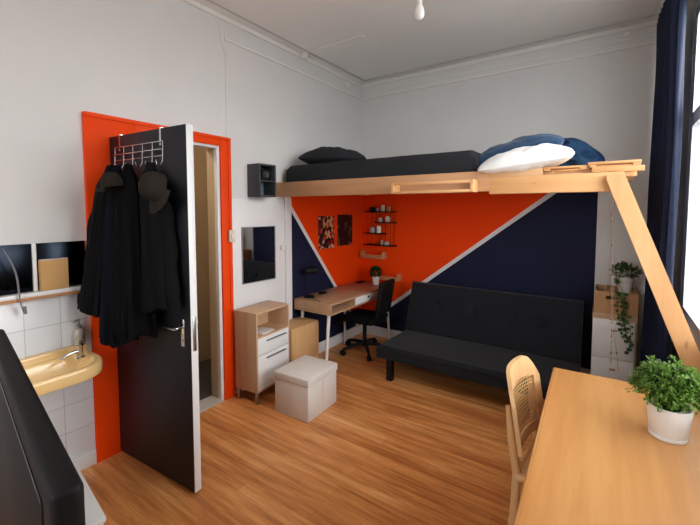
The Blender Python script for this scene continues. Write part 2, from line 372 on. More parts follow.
# cornice and picture rails
def cornice(n, b): struct(n, b, 'trimg')
b = B(); b.box(L, L+.10, YF, BK, H-.014, H); b.box(L+.085, L+.10, YF, BK-.09, H-.020, H-.002, .004); b.box(L, L+.016, YF, BK, H-.05, H-.01, .005); cornice('trim_1', b)
b = B(); b.box(L+.10, XR-.19, BK-.10, BK, H-.014, H); b.box(L+.10, XR-.19, BK-.10, BK-.085, H-.020, H-.002, .004); b.box(L+.016, XR-.005, BK-.016, BK, H-.05, H-.01, .005); cornice('trim_2', b)
b = B(); b.box(XR-.19, XR, YF, BK, H-.014, H); b.box(XR-.19, XR-.175, YF, BK-.09, H-.020, H-.002, .004); b.box(XR-.016, XR, YF, BK, H-.06, H-.01, .005); cornice('trim_3', b)
b = B(); b.box(L, L+.014, 2.04, BK, 2.978, 2.996, .004); b.box(L, L+.010, 2.04, 2.052, 2.99, 3.045, .003); cornice('trim_4', b)
b = B(); b.box(L+.014, XR, BK-.014, BK, 2.978, 2.996, .004); b.box(L, XR, BK-.010, BK, 3.046, 3.060, .003); cornice('trim_5', b)
# baseboards
struct('baseboard_left', B().box(L, L+.018, 2.815, BK, 0, .118, .004), 'trimw')
struct('baseboard_back', B().box(L+.018, XR, BK-.018, BK, 0, .118, .004), 'trimw')
struct('baseboard_right', B().box(XR-.015, XR, YF, BK-.018, 0, .118, .004), 'trimw')
# orange door casing, its jamb and threshold
b = B(); b.box(L, L+.028, 1.00, D0-.01, 0, 2.19, .003); b.box(L, L+.028, D1+.015, 2.062, 0, 2.19, .003); b.box(L, L+.028, D0-.01, D1+.015, DT+.015, 2.19, .003)
b.box(L+.028, L+.036, 2.035, 2.062, .02, 2.19, .003); b.box(L+.028, L+.036, 1.0, 2.035, 2.165, 2.19, .003)
struct('trim_6', b, 'orange', label='orange door casing')
b = B(); b.box(L-.12, L-.028, D1-.012, D1+.001, .016, DT, .001); struct('trim_13', b, 'hall', label='beige lining of the doorway')
b = B(); b.box(L-.028, L+.012, D1-.012, D1+.015, 0, DT+.015, .002); b.box(L-.12, L+.012, D0-.01, D1-.012, DT-.005, DT+.015, .002); b.box(L-.12, L-.04, D0-.01, D0+.01, 0, DT-.005, .002)
struct('trim_7', b, 'trimw', label='white inner door jamb')
struct('trim_8', B().box(L-.12, L+.03, D0, D1-.012, 0, .016, .003), 'stone', label='pale stone threshold')
# lower white wall panel and post, tiled splashback
b = B(); b.box(L, L+.014, 2.07, 2.70, 0, 1.695, .004); b.box(L, L+.03, 2.70, 2.735, 0, 1.715, .004)
struct('trim_9', b, 'trimw', label='white panelling beside the door')
b = B(); b.box(L, L+.022, 2.735, 2.79, 0, 1.715, .004); b.box(L, L+.012, 2.79, 2.805, 0, 1.715, .003)
struct('trim_10', b, 'trimw', label='white post at the edge of the mural')
b = B(); b.box(L, L+.012, YF+.6, 1.0, .10, 1.118, .001)
struct('trim_11', b, 'tiles', label='white square wall tiles')
struct('trim_12', B().box(L, L+.02, YF+.6, 1.0, 0, .10, .003), 'tiles')
# hall behind the doorway
b = B(); b.box(-4.2, L-.12, .4, 3.2, -.1, -.002); struct('floor_hall', b, 'dark_tile', smooth=False)
b = B(); b.box(-3.62, -3.52, .4, 3.2, -.002, 2.6); struct('wall_hall_far', b, 'hall', smooth=False)
b = B(); b.box(-3.52, L-.12, 2.5, 2.6, -.002, 2.6); b.box(-3.52, L-.12, .3, .4, -.002, 2.6); struct('wall_hall_side', b, 'hall', smooth=False)
struct('ceiling_hall', B().box(-3.62, L-.12, .3, 2.6, 2.6, 2.7), 'ceil', smooth=False)
t = thing('added_hall_lamp', 'added unseen lamp brightening the hall behind the open door', 'lamp', (-3.1, 1.2, 2.6))  # lamp added out of view so the closed hall is not black
B().lathe([(.10, 0), (.11, -.02), (.09, -.07), (.04, -.09)]).obj('added_lamp_shade', 'bulb', t)
ld = bpy.data.lights.new('hall_fill_light', 'POINT'); ld.energy = 14; ld.color = (1, .86, .68); ld.shadow_soft_size = .08  # warm fill light added for the hall
lo = bpy.data.objects.new('hall_fill_light', ld); COL.objects.link(lo); lo.location = (-3.1, 1.2, 2.44)
# ------------------------------------------------------------------ the open door and what hangs on it
DL, DR = (L+.012, 1.137, 0), rad(4.0)
door = B().box(0, .765, 0, .042, .012, 2.055, .002).obj('door_1', 'door'); door.location = DL; door.rotation_euler = (0, 0, DR); door['kind'] = 'structure'
door['label'] = 'dark navy door standing open into the room'
B().box(.7645, .768, .0, .042, .012, 2.055, .001).obj('door_edge', 'trimw', door, label='white painted door edge')
B().box(.7675, .770, .010, .032, .82, 1.01, .0005).obj('lock_plate', 'steel', door)
b = B(); b.cyl((.70, -.002, .95), (.70, -.05, .95), .009); b.tube([(.70, -.048, .95), (.66, -.05, .95), (.585, -.046, .95)], [.010, .009, .007])
b.cyl((.70, .044, .95), (.70, .09, .95), .009); b.tube([(.70, .088, .95), (.66, .09, .95), (.585, .088, .95)], [.010, .009, .007])
b.obj('door_handle', 'chrome', door)
b = B(); b.box(.684, .716, -.006, .001, .84, .995, .002); b.cyl((.70, -.009, .875), (.70, -.004, .875), .008); b.obj('handle_plate', 'chrome', door)
b = B()
for z in (.3, 1.05, 1.78): b.cyl((-.004, -.004, z-.05), (-.004, -.004, z+.05), .007, n=10)
b.obj('hinge', 'steel', door)
hk = thing('hook_rack', 'silver wire hook rack hung over the top of the dark door', 'hook rack', DL, DR)
for u in (.135, .545):
    b = B(); b.box(u-.008, u+.008, -.004, -.001, 1.96, 2.058); b.box(u-.008, u+.008, -.004, .046, 2.056, 2.060); b.box(u-.008, u+.008, .0425, .045, 1.99, 2.058); b.obj('strap', 'chrome', hk)
b = B()
for z in (1.90, 1.98): b.tube([(.10, -.012, z), (.58, -.012, z)], .003)
b.tube([(.10, -.022, 1.935), (.58, -.022, 1.935)], .003)
for u in (.10, .196, .292, .388, .484, .58): b.tube([(u, -.012, 1.90), (u, -.012, 1.98)], .0028)
b.obj('wire_frame', 'chrome', hk)
for u in (.10, .196, .292, .388, .484, .58):
    B().tube([(u, -.014, 1.935), (u, -.016, 1.87), (u, -.03, 1.845), (u, -.05, 1.85), (u, -.056, 1.872)], .0032).obj('hook', 'chrome', hk)
def jacket(label, u0, u1, wt, wb, yc0, yc1, dep, zt, zh, mat, seed, sl, group='jackets hung on the door', loc=DL):
    t = thing('jacket', label, 'jacket', (loc[0], loc[1], loc[2]), DR, None)
    R = random.Random(seed); n = 40; K = 22; ring = []
    ph = [R.uniform(0, 6.28) for _ in range(4)]
    for k in range(K+1):
        f = k/K; z = zt+(zh-zt)*f; s = min(1, f/.16); s = s*s*(3-2*s)
        hw = .022+(wt-.022)*s+(wb-wt)*f; hd = .018+(dep-.018)*(.55*s+.45*f)
        cu = u0+(u1-u0)*f; cy = yc0+(yc1-yc0)*f; r = []
        for j in range(n):
            a = 2*pi*j/n
            m = 1+(.12*sin(5*a+ph[0]+1.8*f)+.10*sin(9*a+ph[1]-2.5*f)+.06*sin(14*a+ph[2]+2*f))*min(1, .25+f)
            x = cos(a)*hw*m; y = sin(a)*hd*m
            zz = z-(.02*sin(3*a+ph[3])*f)
            r.append((cu+x, min(cy+y, -.006), zz))
        ring.append(r)
    B().rings(ring).obj('jacket_body', mat, t)
    for (su, sz0, eu, ez, ry, rad0) in sl:
        pts, rs = [], []
        for k in range(15):
            f = k/14; pts.append((su+(eu-su)*(f**.7), (yc0+(ry-yc0)*f)+.008*sin(7*f+seed), sz0+(ez-sz0)*f)); rs.append(rad0*(1.0-.28*f)*(1+.10*sin(f*19+seed)+.05*sin(f*43)))
        rs[0] *= .6
        B().tube(pts, rs, 14).obj('sleeve', mat, t)
    return t
jacket('black padded coat hanging furthest left, its sleeve over the orange casing', .19, .10, .065, .12, -.09, -.15, .085, 1.86, 1.00, 'black', 3, [(.13, 1.66, .005, 1.03, -.17, .055)])
jacket('long dark navy jacket hanging second from the door hinge, lowest hem', .22, .27, .10, .12, -.07, -.12, .085, 1.86, .84, 'navyf', 8, [])
jacket('black jacket hanging in the middle of the door, between the long jacket and the hoodie', .34, .42, .10, .13, -.07, -.11, .085, 1.86, .90, 'black2', 5, [(.40, 1.66, .45, .88, -.15, .052)])
jacket('black hoodie hanging nearest the door handle, under the brown cap', .52, .60, .11, .125, -.05, -.07, .06, 1.86, 1.06, 'black', 12, [(.60, 1.66, .715, 1.03, -.06, .048)])
# caps
def cap(name_label, u, y, z, s, tiltx, tilty, mat='brown', turn=0):
    t = thing('cap', name_label, 'cap', (DL[0]+u*cos(DR)-y*sin(DR), DL[1]+u*sin(DR)+y*cos(DR), z), DR)
    mt = Matrix.Rotation(tilty, 4, 'Y') @ Matrix.Rotation(tiltx, 4, 'X') @ Matrix.Rotation(turn, 4, 'Z')
    n = 28
    pr_ = [(.088, -.01), (.088, .02), (.083, .05), (.068, .082), (.042, .10), (.012, .107)]
    b = B(); b.lathe([(r*s, zz*s) for r, zz in pr_], n=n, mat=mt @ Matrix.Diagonal((.86, 1.05, 1, 1))); b.ball((0, 0, .108*s), .009*s, 8, 6, mat=mt); b.obj('crown', mat, t)
    b = B(); ring0, ring1 = [], []
    for k in range(15):
        a = -pi*.5+pi*k/14; a -= pi/2
        e = .075*(max(0, cos(a+pi/2)))**.6
        x, y0 = cos(a)*.076*s, sin(a)*.092*s
        ring0.append((x, y0, -.006*s)); ring1.append((x*1.02, y0-e*s, -.016*s+.05*s*(x/(.08*s))**2*-.5))
    bm = b.bm
    for dz in (0,):
        A = [bm.verts.new(mt @ Vector(p)) for p in ring0]; C = [bm.verts.new(mt @ Vector(p)) for p in ring1]
        A2 = [bm.verts.new(mt @ (Vector(p)+Vector((0, 0, -.004)))) for p in ring0]; C2 = [bm.verts.new(mt @ (Vector(p)+Vector((0, 0, -.004)))) for p in ring1]
        for k in range(14):
            bm.faces.new((A[k], A[k+1], C[k+1], C[k])); bm.faces.new((A2[k+1], A2[k], C2[k], C2[k+1])); bm.faces.new((C[k], C[k+1], C2[k+1], C2[k]))
    b.obj('brim', mat, t); return t
cap('brown baseball cap hanging brim down from the right hooks of the door rack', .70, -.13, 1.715, .82, rad(74), rad(6))
cap('brown cap with its brim pointing left, over the leftmost coat', .345, -.165, 1.735, .66, rad(8), rad(-4), turn=rad(-75))
# ------------------------------------------------------------------ wash corner
t = thing('wash_basin', 'pale yellow ceramic wash basin mounted on the white tiles', 'sink', (L+.012, .615, .60))
def basin_ring(ins, z, back=0, n=44):
    hw, dp, r, pts = .340-ins, .385-ins, max(.03, .16-ins*.6), []
    seq = [(0+back, -hw, 0), (0+back, hw, 0)]
    out = [(back, -hw)]
    for k in range(11): a = -pi/2+pi/2*k/10; out.append((dp-r+r*cos(a), -hw+r+r*sin(a)))
    for k in range(11): a = pi/2*k/10; out.append((dp-r+r*cos(a), hw-r+r*sin(a)))
    out.append((back, hw))
    for k in range(1, 8): out.append((back, hw-2*hw*k/8))
    return [(x, y, z) for x, y in out]
b = B()
prof = [(.15, .045, 0), (.08, .065, 0), (.020, .092, 0), (.004, .098, 0), (0, .106, 0), (0, .150, 0), (.003, .160, 0), (.010, .165, 0), (.028, .163, .02), (.036, .158, .085), (.045, .145, .095), (.075, .085, .11), (.12, .055, .14)]
b.rings([basin_ring(i, z, bk) for i, z, bk in prof]); b.box(0, .055, -.345, .345, .13, .192, .008)
b.obj('bowl', 'sink', t)
b = B(); b.lathe([(.024, .163), (.024, .170), (.016, .176), (.014, .225), (.019, .233), (.019, .243), (.006, .250)], (.185, .255, 0), 16)
b.tube([(.185, .255, .20), (.185, .23, .205), (.187, .19, .197), (.188, .165, .182)], [.011, .010, .009, .008], 10); b.cyl((.185, .255, .245), (.185, .255, .262), .010)
b.obj('tap', 'chrome', t)
b = B(); b.tube([(.18, 0, .05), (.18, 0, -.12), (.14, 0, -.2), (.0, 0, -.21)], .02, 12); b.obj('waste_pipe', 'plast', t)
t = thing('soap_dispenser', 'glass soap dispenser with a steel pump on the yellow basin', 'soap dispenser', (L+.042, .925, .792))
B().lathe([(.026, 0), (.029, .006), (.029, .085), (.022, .098), (.013, .104)]).obj('bottle', 'soap', t)
b = B(); b.lathe([(.014, .102), (.014, .118), (.006, .120), (.006, .142), (.010, .144), (.010, .152)]); b.tube([(0, 0, .148), (.012, -.02, .149), (.015, -.034, .144)], .004); b.obj('pump', 'steel', t)
sh = single('wall_ledge', B().box(L, L+.058, -.6, .985, 1.118, 1.146, .004), 'trimw', 'long narrow ledge above the tiles, under the dark mirrors', 'shelf', (L, .2, 1.118))
B().box(.0, .060, -.8, .785, -.012, .006, .002).obj('underside', 'rackw', sh, label='brown wooden underside')
for (y0, y1, lb) in ((.18, .725, 'dark mirror panel left of the thin white divider, above the basin'), (.745, .985, 'dark mirror panel right of the thin white divider, behind the cardboard')):
    single('wall_mirror', B().box(L+.001, L+.012, y0, y1, 1.147, 1.412, .001), 'dmirror', lb, 'mirror', (L, y0, 1.147), world=True)
single('mirror_divider', B().box(L+.001, L+.022, .726, .744, 1.147, 1.412, .002), 'trimw', 'thin white upright strip between the two dark mirror panels', 'divider', (L, .735, 1.147))
t = thing('cardboard_box', 'flat cardboard box standing on the ledge before the right dark mirror', 'box', (L+.034, .815, 1.147))
B().box(-.020, .020, -.064, .066, 0, .172, .002).obj('carton', 'card', t)
B().box(-.019, .0205, -.060, .064, .1715, .1735, .0005).obj('top_highlight', 'paper', t)  # highlight along the box's top edge, painted as a white strip
pts = [(L+.022, .59+.09*f+.015*sin(5*f), 1.40-.36*f) for f in [k/14 for k in range(15)]]
b = B(); b.tube(pts, [.002+.003*sin(pi*k/14) for k in range(15)], 8); b.tube([(L+.014, .672, 1.04), (L+.020, .668, 1.08)], .008, 8)
# wall ledge is notched by the hanging cable in front of it
for v in b.bm.verts: v.co.x += .052
single('cable', b, 'cable', 'grey cable hanging down over the ledge at the left', 'cable', (L+.07, .63, 1.04))
# ------------------------------------------------------------------ television and cabinet at the near left
t = thing('white_cabinet', 'low white bench box on the floor behind the black television', 'box', (-1.735, .676, 0), rad(-8))
B().box(-.62, 0, -.19, 0, .03, .275, .006).obj('body', 'whitel', t)
B().box(-.63, .008, -.198, .008, .275, .30, .006).obj('lid', 'whitel', t)
for x in (-.58, -.05):
    for y in (-.165, -.04): B().box(x-.012, x+.012, y-.012, y+.012, 0, .03).obj('foot', 'whitel', t)
t = thing('television', 'big black flat television seen from above at the left edge of the room', 'television', (-.775, .272, 0), rad(-8.5))
B().box(-1.33, 0, -.05, .003, .30, 1.105, .016, seg=4).obj('casing', 'bplastic', t)
zt, x1 = 1.052, -.075
B().tube([(-1.29, -.0505, zt), (x1-.012, -.0505, zt), (x1-.003, -.0505, zt-.003), (x1, -.0505, zt-.012), (x1, -.0505, .36)], .0030, 6).obj('bezel_groove', 'bgloss', t)
B().box(-1.25, x1-.006, -.0515, -.048, .37, zt-.006, .0005).obj('screen', 'bplastic', t)
b = B(); b.box(-.95, -.38, -.15, .11, 0, .014, .004); b.box(-.72, -.61, -.045, -.01, .012, .34, .004); b.obj('stand', 'bplastic', t)
# ------------------------------------------------------------------ switches and small wall fittings
t = thing('light_switch', 'ivory light switch on the orange door casing', 'switch', (L+.036, 2.045, 1.33))
B().box(0, .022, -.03, .03, 0, .10, .004).obj('plate', 'ivory', t); B().box(.020, .03, -.014, .014, .03, .07, .003).obj('rocker', 'plast', t)
t = thing('thermostat', 'small white wall control on the post beside the round-cornered mirror wall', 'switch', (L+.032, 2.665, 1.21))
t['label'] = 'small white wall control on the white post at the mural edge'
B().box(-.018, .012, -.035, .035, 0, .055, .004).obj('housing', 'plast', t); B().box(.010, .028, .012, .045, .008, .045, .003).obj('knob', 'plast', t)
b = B(); b.tube([(L+.006, 1.988, 3.165), (L+.006, 1.994, 3.03), (L+.006, 2.01, 2.95), (L+.006, 2.048, 2.87), (L+.006, 2.046, 2.5), (L+.006, 2.043, 2.19)], .004, 6)
single('wall_cable', b, 'trimg', 'thin painted cable running down the left wall to the door casing', 'cable', (L, 2.04, 2.19))
b = B(); b.tube([(-2.56, 2.965, 3.172), (-2.1, 2.975, 3.172), (-1.93, 2.98, 3.172), (-1.92, 2.99, 3.172), (-1.92, 3.04, 3.172)], .007, 6)
single('ceiling_conduit', b, 'trimg', 'thin white conduit running across the ceiling from the junction box', 'conduit', (-2.3, 2.97, 3.165))
t = thing('junction_box', 'round white junction box on the left cornice', 'junction box', (L+.06, 2.96, 3.11))
b = B(); b.lathe([(.03, 0), (.034, .02), (.034, .05), (.02, .055)]); b.obj('cover', 'trimg', t)
single('wall_socket', B().box(L, L+.02, 3.73, 3.83, 3.045, 3.115, .004), 'trimg', 'painted wall box above the picture rail near the room corner', 'socket', (L, 3.78, 3.045))
b = B(); b.cyl((.05, BK, 3.10), (.05, BK-.02, 3.10), .022); b.tube([(.03, BK-.006, 3.10), (-.03, BK-.006, 3.103), (-.1, BK-.006, 3.104)], .004, 6)
single('wall_outlet', b, 'trimg', 'small round fitting high on the back wall near the curtain', 'fitting', (.05, BK, 3.10))
t = thing('pendant_bulb', 'bare white bulb hanging from the ceiling', 'light bulb', (-.935, 2.05, 3.18))
B().cyl((0, 0, 0), (0, 0, -.02), .04).obj('ceiling_rose', 'plast', t)
B().tube([(0, 0, -.01), (.003, 0, -.18), (0, 0, -.37)], .004, 8).obj('cord', 'plast', t)
B().lathe([(.012, -.362), (.016, -.366), (.016, -.41), (.013, -.415)]).obj('socket', 'plast', t)
b = B(); b.lathe([(.012, -.412), (.014, -.424), (.022, -.442), (.028, -.464), (.028, -.482), (.022, -.498), (.011, -.507), (.003, -.509)]); b.obj('bulb', 'bulb', t)
# ------------------------------------------------------------------ framed mirror and speaker box on the left wall
t = thing('wall_mirror', 'upright rectangular mirror on the white panelling right of the door', 'mirror', (L+.023, 2.36, .955), rad(-2.5))
B().box(0, .010, -.185, .183, 0, .488).obj('glass', 'mirror', t, smooth=False)
b = B(); b.box(0, .013, -.190, -.184, -.005, .493); b.box(0, .013, .182, .188, -.005, .493); b.box(0, .013, -.184, .182, -.005, .001); b.box(0, .013, -.184, .182, .487, .493); b.obj('frame', 'steel', t)
t = thing('wall_box', 'small dark grey open box on the wall at the left end of the loft', 'wall box', (L, 2.357, 1.712))
W_, D_, H_ = .098, .155, .285
b = B(); b.box(0, D_, -W_, -W_+.015, 0, H_, .001); b.box(0, D_, W_-.015, W_, 0, H_, .001); b.box(0, D_, -W_+.015, W_-.015, 0, .015, .001); b.box(0, D_, -W_+.015, W_-.015, H_-.015, H_, .001); b.obj('case', 'gbox', t)
B().box(0, .008, -W_+.015, W_-.015, .015, H_-.015).obj('back_panel', 'teal', t)
B().box(.02, D_-.005, -W_+.015, W_-.015, .135, .145).obj('shelf', 'gbox', t)
b = B(); b.box(.02, .10, -.02, .075, 0, .105, .006)
t2 = thing('speaker', 'small dark speaker standing in the grey wall box', 'speaker', (L, 2.357, 1.857)); b.obj('cabinet', 'bplastic', t2)
b = B(); b.lathe([(.034, 0), (.03, .006), (.014, .002), (.012, .006)], mat=Matrix.Translation((.10, .028, .055)) @ Matrix.Rotation(rad(90), 4, 'Y')); b.obj('cone', 'gbox', t2)
t2 = thing('glass_bottle', 'small clear bottle standing in the bottom of the grey wall box', 'bottle', (L+.06, 2.335, 1.727)); B().lathe([(.018, 0), (.018, .06), (.008, .075), (.008, .095)], n=14).obj('bottle_body', 'jar', t2)
# ------------------------------------------------------------------ storage cabinet and pouf
t = thing('storage_cabinet', 'tall oak cabinet with white drawer and door beside the doorway', 'cabinet', (-2.468, 2.25, 0), rad(4))
dx, hy, zt = .122, .205, .762
b = B(); b.box(-dx, dx, -hy, -hy+.016, .10, zt, .001); b.box(-dx, dx, hy-.016, hy, .10, zt, .001); b.box(-dx, dx, -hy+.016, hy-.016, zt-.016, zt, .001)
b.box(-dx, dx, -hy+.016, hy-.016, .10, .116, .001); b.box(-dx, dx, -hy+.016, hy-.016, .545, .561, .001); b.box(-dx, -dx+.008, -hy+.016, hy-.016, .116, zt-.016); b.box(-dx, dx-.02, -hy+.016, hy-.016, .40, .412)
b.obj('carcass', 'oak', t)
d = B().box(dx-.016, dx+.004, -hy+.014, hy-.014, .408, .548, .002).obj('drawer', 'whitel', t)
B().box(dx+.008, dx+.022, -.10, .14, .51, .520, .002).obj('handle', 'steel', d)
d = B().box(dx-.016, dx+.004, -hy+.014, hy-.014, .118, .402, .002).obj('door', 'whitel', t)
B().box(dx+.008, dx+.022, -.10, .14, .365, .375, .002).obj('handle', 'steel', d)
for sx in (-1, 1):
    for sy in (-1, 1): B().box(sx*(dx-.02)-.012, sx*(dx-.02)+.012, sy*(hy-.02)-.012, sy*(hy-.02)+.012, 0, .10, .001).obj('leg', 'steel', t)
b = B(); b.box(-.07, .07, -.10, .05, 0, .010, .002, mat=Matrix.Rotation(rad(10), 4, 'Z')); single('notepad', b, 'paper', 'flat white notepad lying in the open shelf of the oak cabinet', 'notepad', (-2.44, 2.235, .561), world=False)
t = thing('storage_pouf', 'cream square storage pouf with a lid on the floor', 'pouf', (-2.0, 2.28, 0), rad(3))
hx, hy = .166, .192
B().box(-hx, hx, -hy, hy, 0, .28, .006).obj('box', 'pouf', t)
b = B(); b.box(-hx-.008, hx+.008, -hy-.008, hy+.008, .272, .332, .010, seg=3); b.obj('lid', 'pouf', t)
B().box(-.002, .002, -hy-.0012, -hy+.001, .004, .27).obj('seam', 'cream', t); B().box(hx-.001, hx+.0012, -.002, .002, .004, .27).obj('seam', 'cream', t)
# ------------------------------------------------------------------ desk and what is on and below it
t = thing('drawer_unit', 'beech wooden box unit on the floor under the end of the desk', 'drawer unit', (-2.505, 2.70, 0))
B().box(-.125, .125, -.195, .20, .015, .50, .003).obj('body', 'box', t)
B().box(.125, .132, -.19, .195, .03, .49, .002).obj('door', 'box', t)
for x in (-.1, .1):
    for y in (-.17, .17): B().cyl((x, y, 0), (x, y, .016), .015, n=10).obj('foot', 'bplastic', t)
t = thing('desk', 'long wooden writing desk with white drawers and white legs against the left wall', 'desk', (-2.39, 3.44, 0))
x0, x1, y0, y1 = -.245, .225, -.615, .615
b = B(); b.box(x0, x1, y0, y1, .683, .70, .002); b.box(x0, x1, y0, y1, .59, .607, .002); b.box(x0, x0+.016, y0, y1, .607, .683); b.box(x0+.016, x1, y0, y0+.016, .607, .683, .001); b.box(x0+.016, x1, y1-.016, y1, .607, .683, .001)
b.box(x0+.016, x1, -.215, -.199, .607, .683); b.obj('top', 'oakd', t)
for (a, c) in ((-.197, .30), (.304, .597)):
    d = B().box(x1-.016, x1+.002, a, c, .609, .681, .001).obj('drawer', 'whitel', t)
    B().cyl((x1+.001, (a+c)/2, .655), (x1+.010, (a+c)/2, .655), .012, n=12).obj('knob', 'bplastic', d)
for (xa, ya, xb, yb) in ((.17, -.575, .19, -.655), (-.19, -.55, -.20, -.57), (-.19, .20, -.20, .21), (.17, .56, .20, .59)):
    B().tube([(xa, ya, .592), (xb, yb, 0)], [.017, .013], 12).obj('leg', 'whitel', t)
t = thing('desk_lamp', 'black desk lamp with a round head at the near end of the desk', 'lamp', (-2.545, 2.955, .70))
B().lathe([(.055, 0), (.058, .006), (.050, .014), (.012, .020)]).obj('base', 'bplastic', t)
B().tube([(-.01, -.005, .015), (-.02, -.03, .10), (-.02, -.035, .20), (-.01, -.02, .27)], .007, 10).obj('arm', 'bplastic', t)
b = B(); b.lathe([(.012, -.03), (.026, -.022), (.032, .02), (.046, .10), (.044, .102), (.030, .03)], n=24, cap1=True, mat=Matrix.Translation((-.005, -.03, .275)) @ Matrix.Rotation(rad(-88), 4, 'X') @ Matrix.Rotation(rad(18), 4, 'Y')); b.obj('lamp_head', 'bplastic', t)
B().tube([(.04, -.02, .006), (.12, -.06, .005), (.2, -.10, .006), (.225, -.10, .004)], .0025, 6).obj('cord', 'bplastic', t)
single('charger_block', B().box(-2.56, -2.50, 3.12, 3.19, .70, .722, .004), 'bplastic', 'small black block lying on the desk against the wall, behind the lamp', 'charger', (-2.53, 3.155, .70))
single('phone', B().box(-2.58, -2.51, 3.86, 4.0, .70, .710, .003), 'bplastic', 'small flat black gadget lying at the far end of the desk', 'gadget', (-2.545, 3.93, .70))
def leafball(b, c, r, n, ln, wd, rnd, zmin=-9, squash=1.0):
    for _ in range(n):
        while True:
            v = Vector((rnd.uniform(-1, 1), rnd.uniform(-1, 1), rnd.uniform(-1, 1)))
            if .15 < v.length < 1 and v.z > zmin: break
        v = v.normalized()*v.length**.45
        p = Vector(c)+Vector((v.x*r, v.y*r, v.z*r*squash))
        d = (v+Vector((rnd.uniform(-.7, .7), rnd.uniform(-.7, .7), rnd.uniform(-.2, .9)))).normalized()
        s = rnd.uniform(.7, 1.25); b.leaf(p, d, ln*s, wd*s)
t = thing('potted_plant', 'small bushy plant in a white pot at the far end of the desk', 'plant', (-2.33, 3.93, .70))
B().lathe([(.036, 0), (.045, .09), (.045, .095), (.040, .095), (.038, .082)], n=20).obj('pot', 'pot', t)
b = B(); leafball(b, (0, 0, .145), .058, 520, .034, .012, random.Random(4), -.6); b.obj('foliage', 'dleaf', t)
# office chair
t = thing('office_chair', 'black office swivel chair pushed up to the desk', 'chair', (-2.25, 3.56, 0), rad(4))
b = B(); b.lathe([(.03, .36), (.024, .33), (.020, .10), (.03, .07)], n=14); b.obj('gas_column', 'bplastic', t)
b = B()
for k in range(5):
    a = 2*pi*k/5+.35; b.tube([(0, 0, .105), (.14*cos(a), .14*sin(a), .095), (.27*cos(a), .27*sin(a), .068)], [.026, .02, .014], 8)
b.obj('base', 'bplastic', t)
for k in range(5):
    a = 2*pi*k/5+.35; c, s = cos(a)*.27, sin(a)*.27
    q = Vector((-s, c, 0)).normalized()*.02
    B().cyl((c-q.x, s-q.y, .03), (c+q.x, s+q.y, .03), .03, n=14).obj('caster', 'bplastic', t)
b = B(); b.box(-.21, .20, -.21, .21, .37, .43, .028, seg=4); b.obj('seat', 'black', t)
mt = Matrix.Translation((.21, 0, .46)) @ Matrix.Rotation(rad(9), 4, 'Y')
b = B(); b.box(-.015, .03, -.165, .165, 0, .38, .014, mat=mt, seg=3); b.obj('backrest', 'bplastic', t)
b = B(); b.tube([(.05, 0, .36), (.20, 0, .36), (.245, 0, .40), (.27, 0, .60)], .016, 8); b.obj('back_bracket', 'bplastic', t)
# posters
for (y0, y1, mt_, lb) in ((3.235, 3.523, 'post1', 'colourful collage poster on the orange wall, left of the dark one'), (3.588, 3.898, 'post2', 'dark poster on the orange wall, nearer the room corner')):
    z0, z1 = (1.16, 1.53) if mt_ == 'post1' else (1.17, 1.542)
    b = B().box(0, .002, -(y1-y0)/2, (y1-y0)/2, 0, z1-z0); o = single('poster', b, mt_, lb, 'poster', (L+.001, (y0+y1)/2, z0), world=False)
# tiered black shelf in the corner
t = thing('hanging_shelf', 'tiered black shelf hung on cords in the orange corner above the desk', 'shelf', (-2.35, BK, 1.15))
TI = [(-2.553, -2.150, 1.568), (-2.405, -2.140, 1.438), (-2.548, -2.285, 1.302), (-2.553, -2.140, 1.158)]
for (a, c, z) in TI: B().box(a+2.35, c+2.35, -.105, 0, z-1.15, z-1.15+.012, .001).obj('board', 'bplastic', t)
b = B()
for x in (-2.50, -2.38, -2.30, -2.18):
    for y in (-.095, -.01): b.tube([(x+2.35, y, 0.01), (x+2.35, y, .44 if x != -2.5 else .43)], .0018, 5)
b.obj('cord', 'bplastic', t)
def pot_item(nm, x, z, r, h, mt_, lb, cat, y=-.05, grp=None):
    b = B(); b.lathe([(r*.9, 0), (r, .006), (r, h*.75), (r*.8, h*.92), (r*.8, h)], n=16)
    return single(nm, b, mt_, lb, cat, (x, BK+y, z), world=False)
z1, z2, z3, z4 = [q[2]+.012 for q in TI]
pot_item('jar', -2.46, z1, .034, .055, 'bplastic', 'squat dark jar at the left of the top black shelf', 'jar')
pot_item('jar', -2.385, z1, .018, .038, 'jar', 'tiny grey jar on the top black shelf beside the squat dark jar', 'jar')
pot_item('mug', -2.315, z1, .028, .078, 'cream', 'tall pale mug in the middle of the top black shelf', 'mug')
pot_item('candle', -2.235, z1, .028, .058, 'card', 'tan candle at the right end of the top black shelf', 'candle')
pot_item('jar', -2.345, z2, .026, .050, 'cream', 'small pale jar at the left of the second black shelf', 'jar')
pot_item('jar', -2.245, z2, .033, .070, 'cream', 'larger pale jar at the right of the second black shelf', 'jar')
pot_item('glass_jar', -2.46, z3+.128, .036, .07, 'jar', 'grey glass jar hung left of the second black shelf', 'jar').location.z = z3
bpy.data.objects['glass_jar']['label'] = 'grey glass jar on the left of the third black shelf'
pot_item('mug', -2.37, z3, .030, .085, 'wpil', 'white mug with a lid on the third black shelf', 'mug')
pot_item('jar', -2.325, z4, .018, .052, 'cream', 'slim pale jar on the lowest black shelf', 'jar')
pot_item('jar', -2.26, z4, .034, .042, 'jar', 'squat grey bowl jar on the lowest black shelf', 'jar')
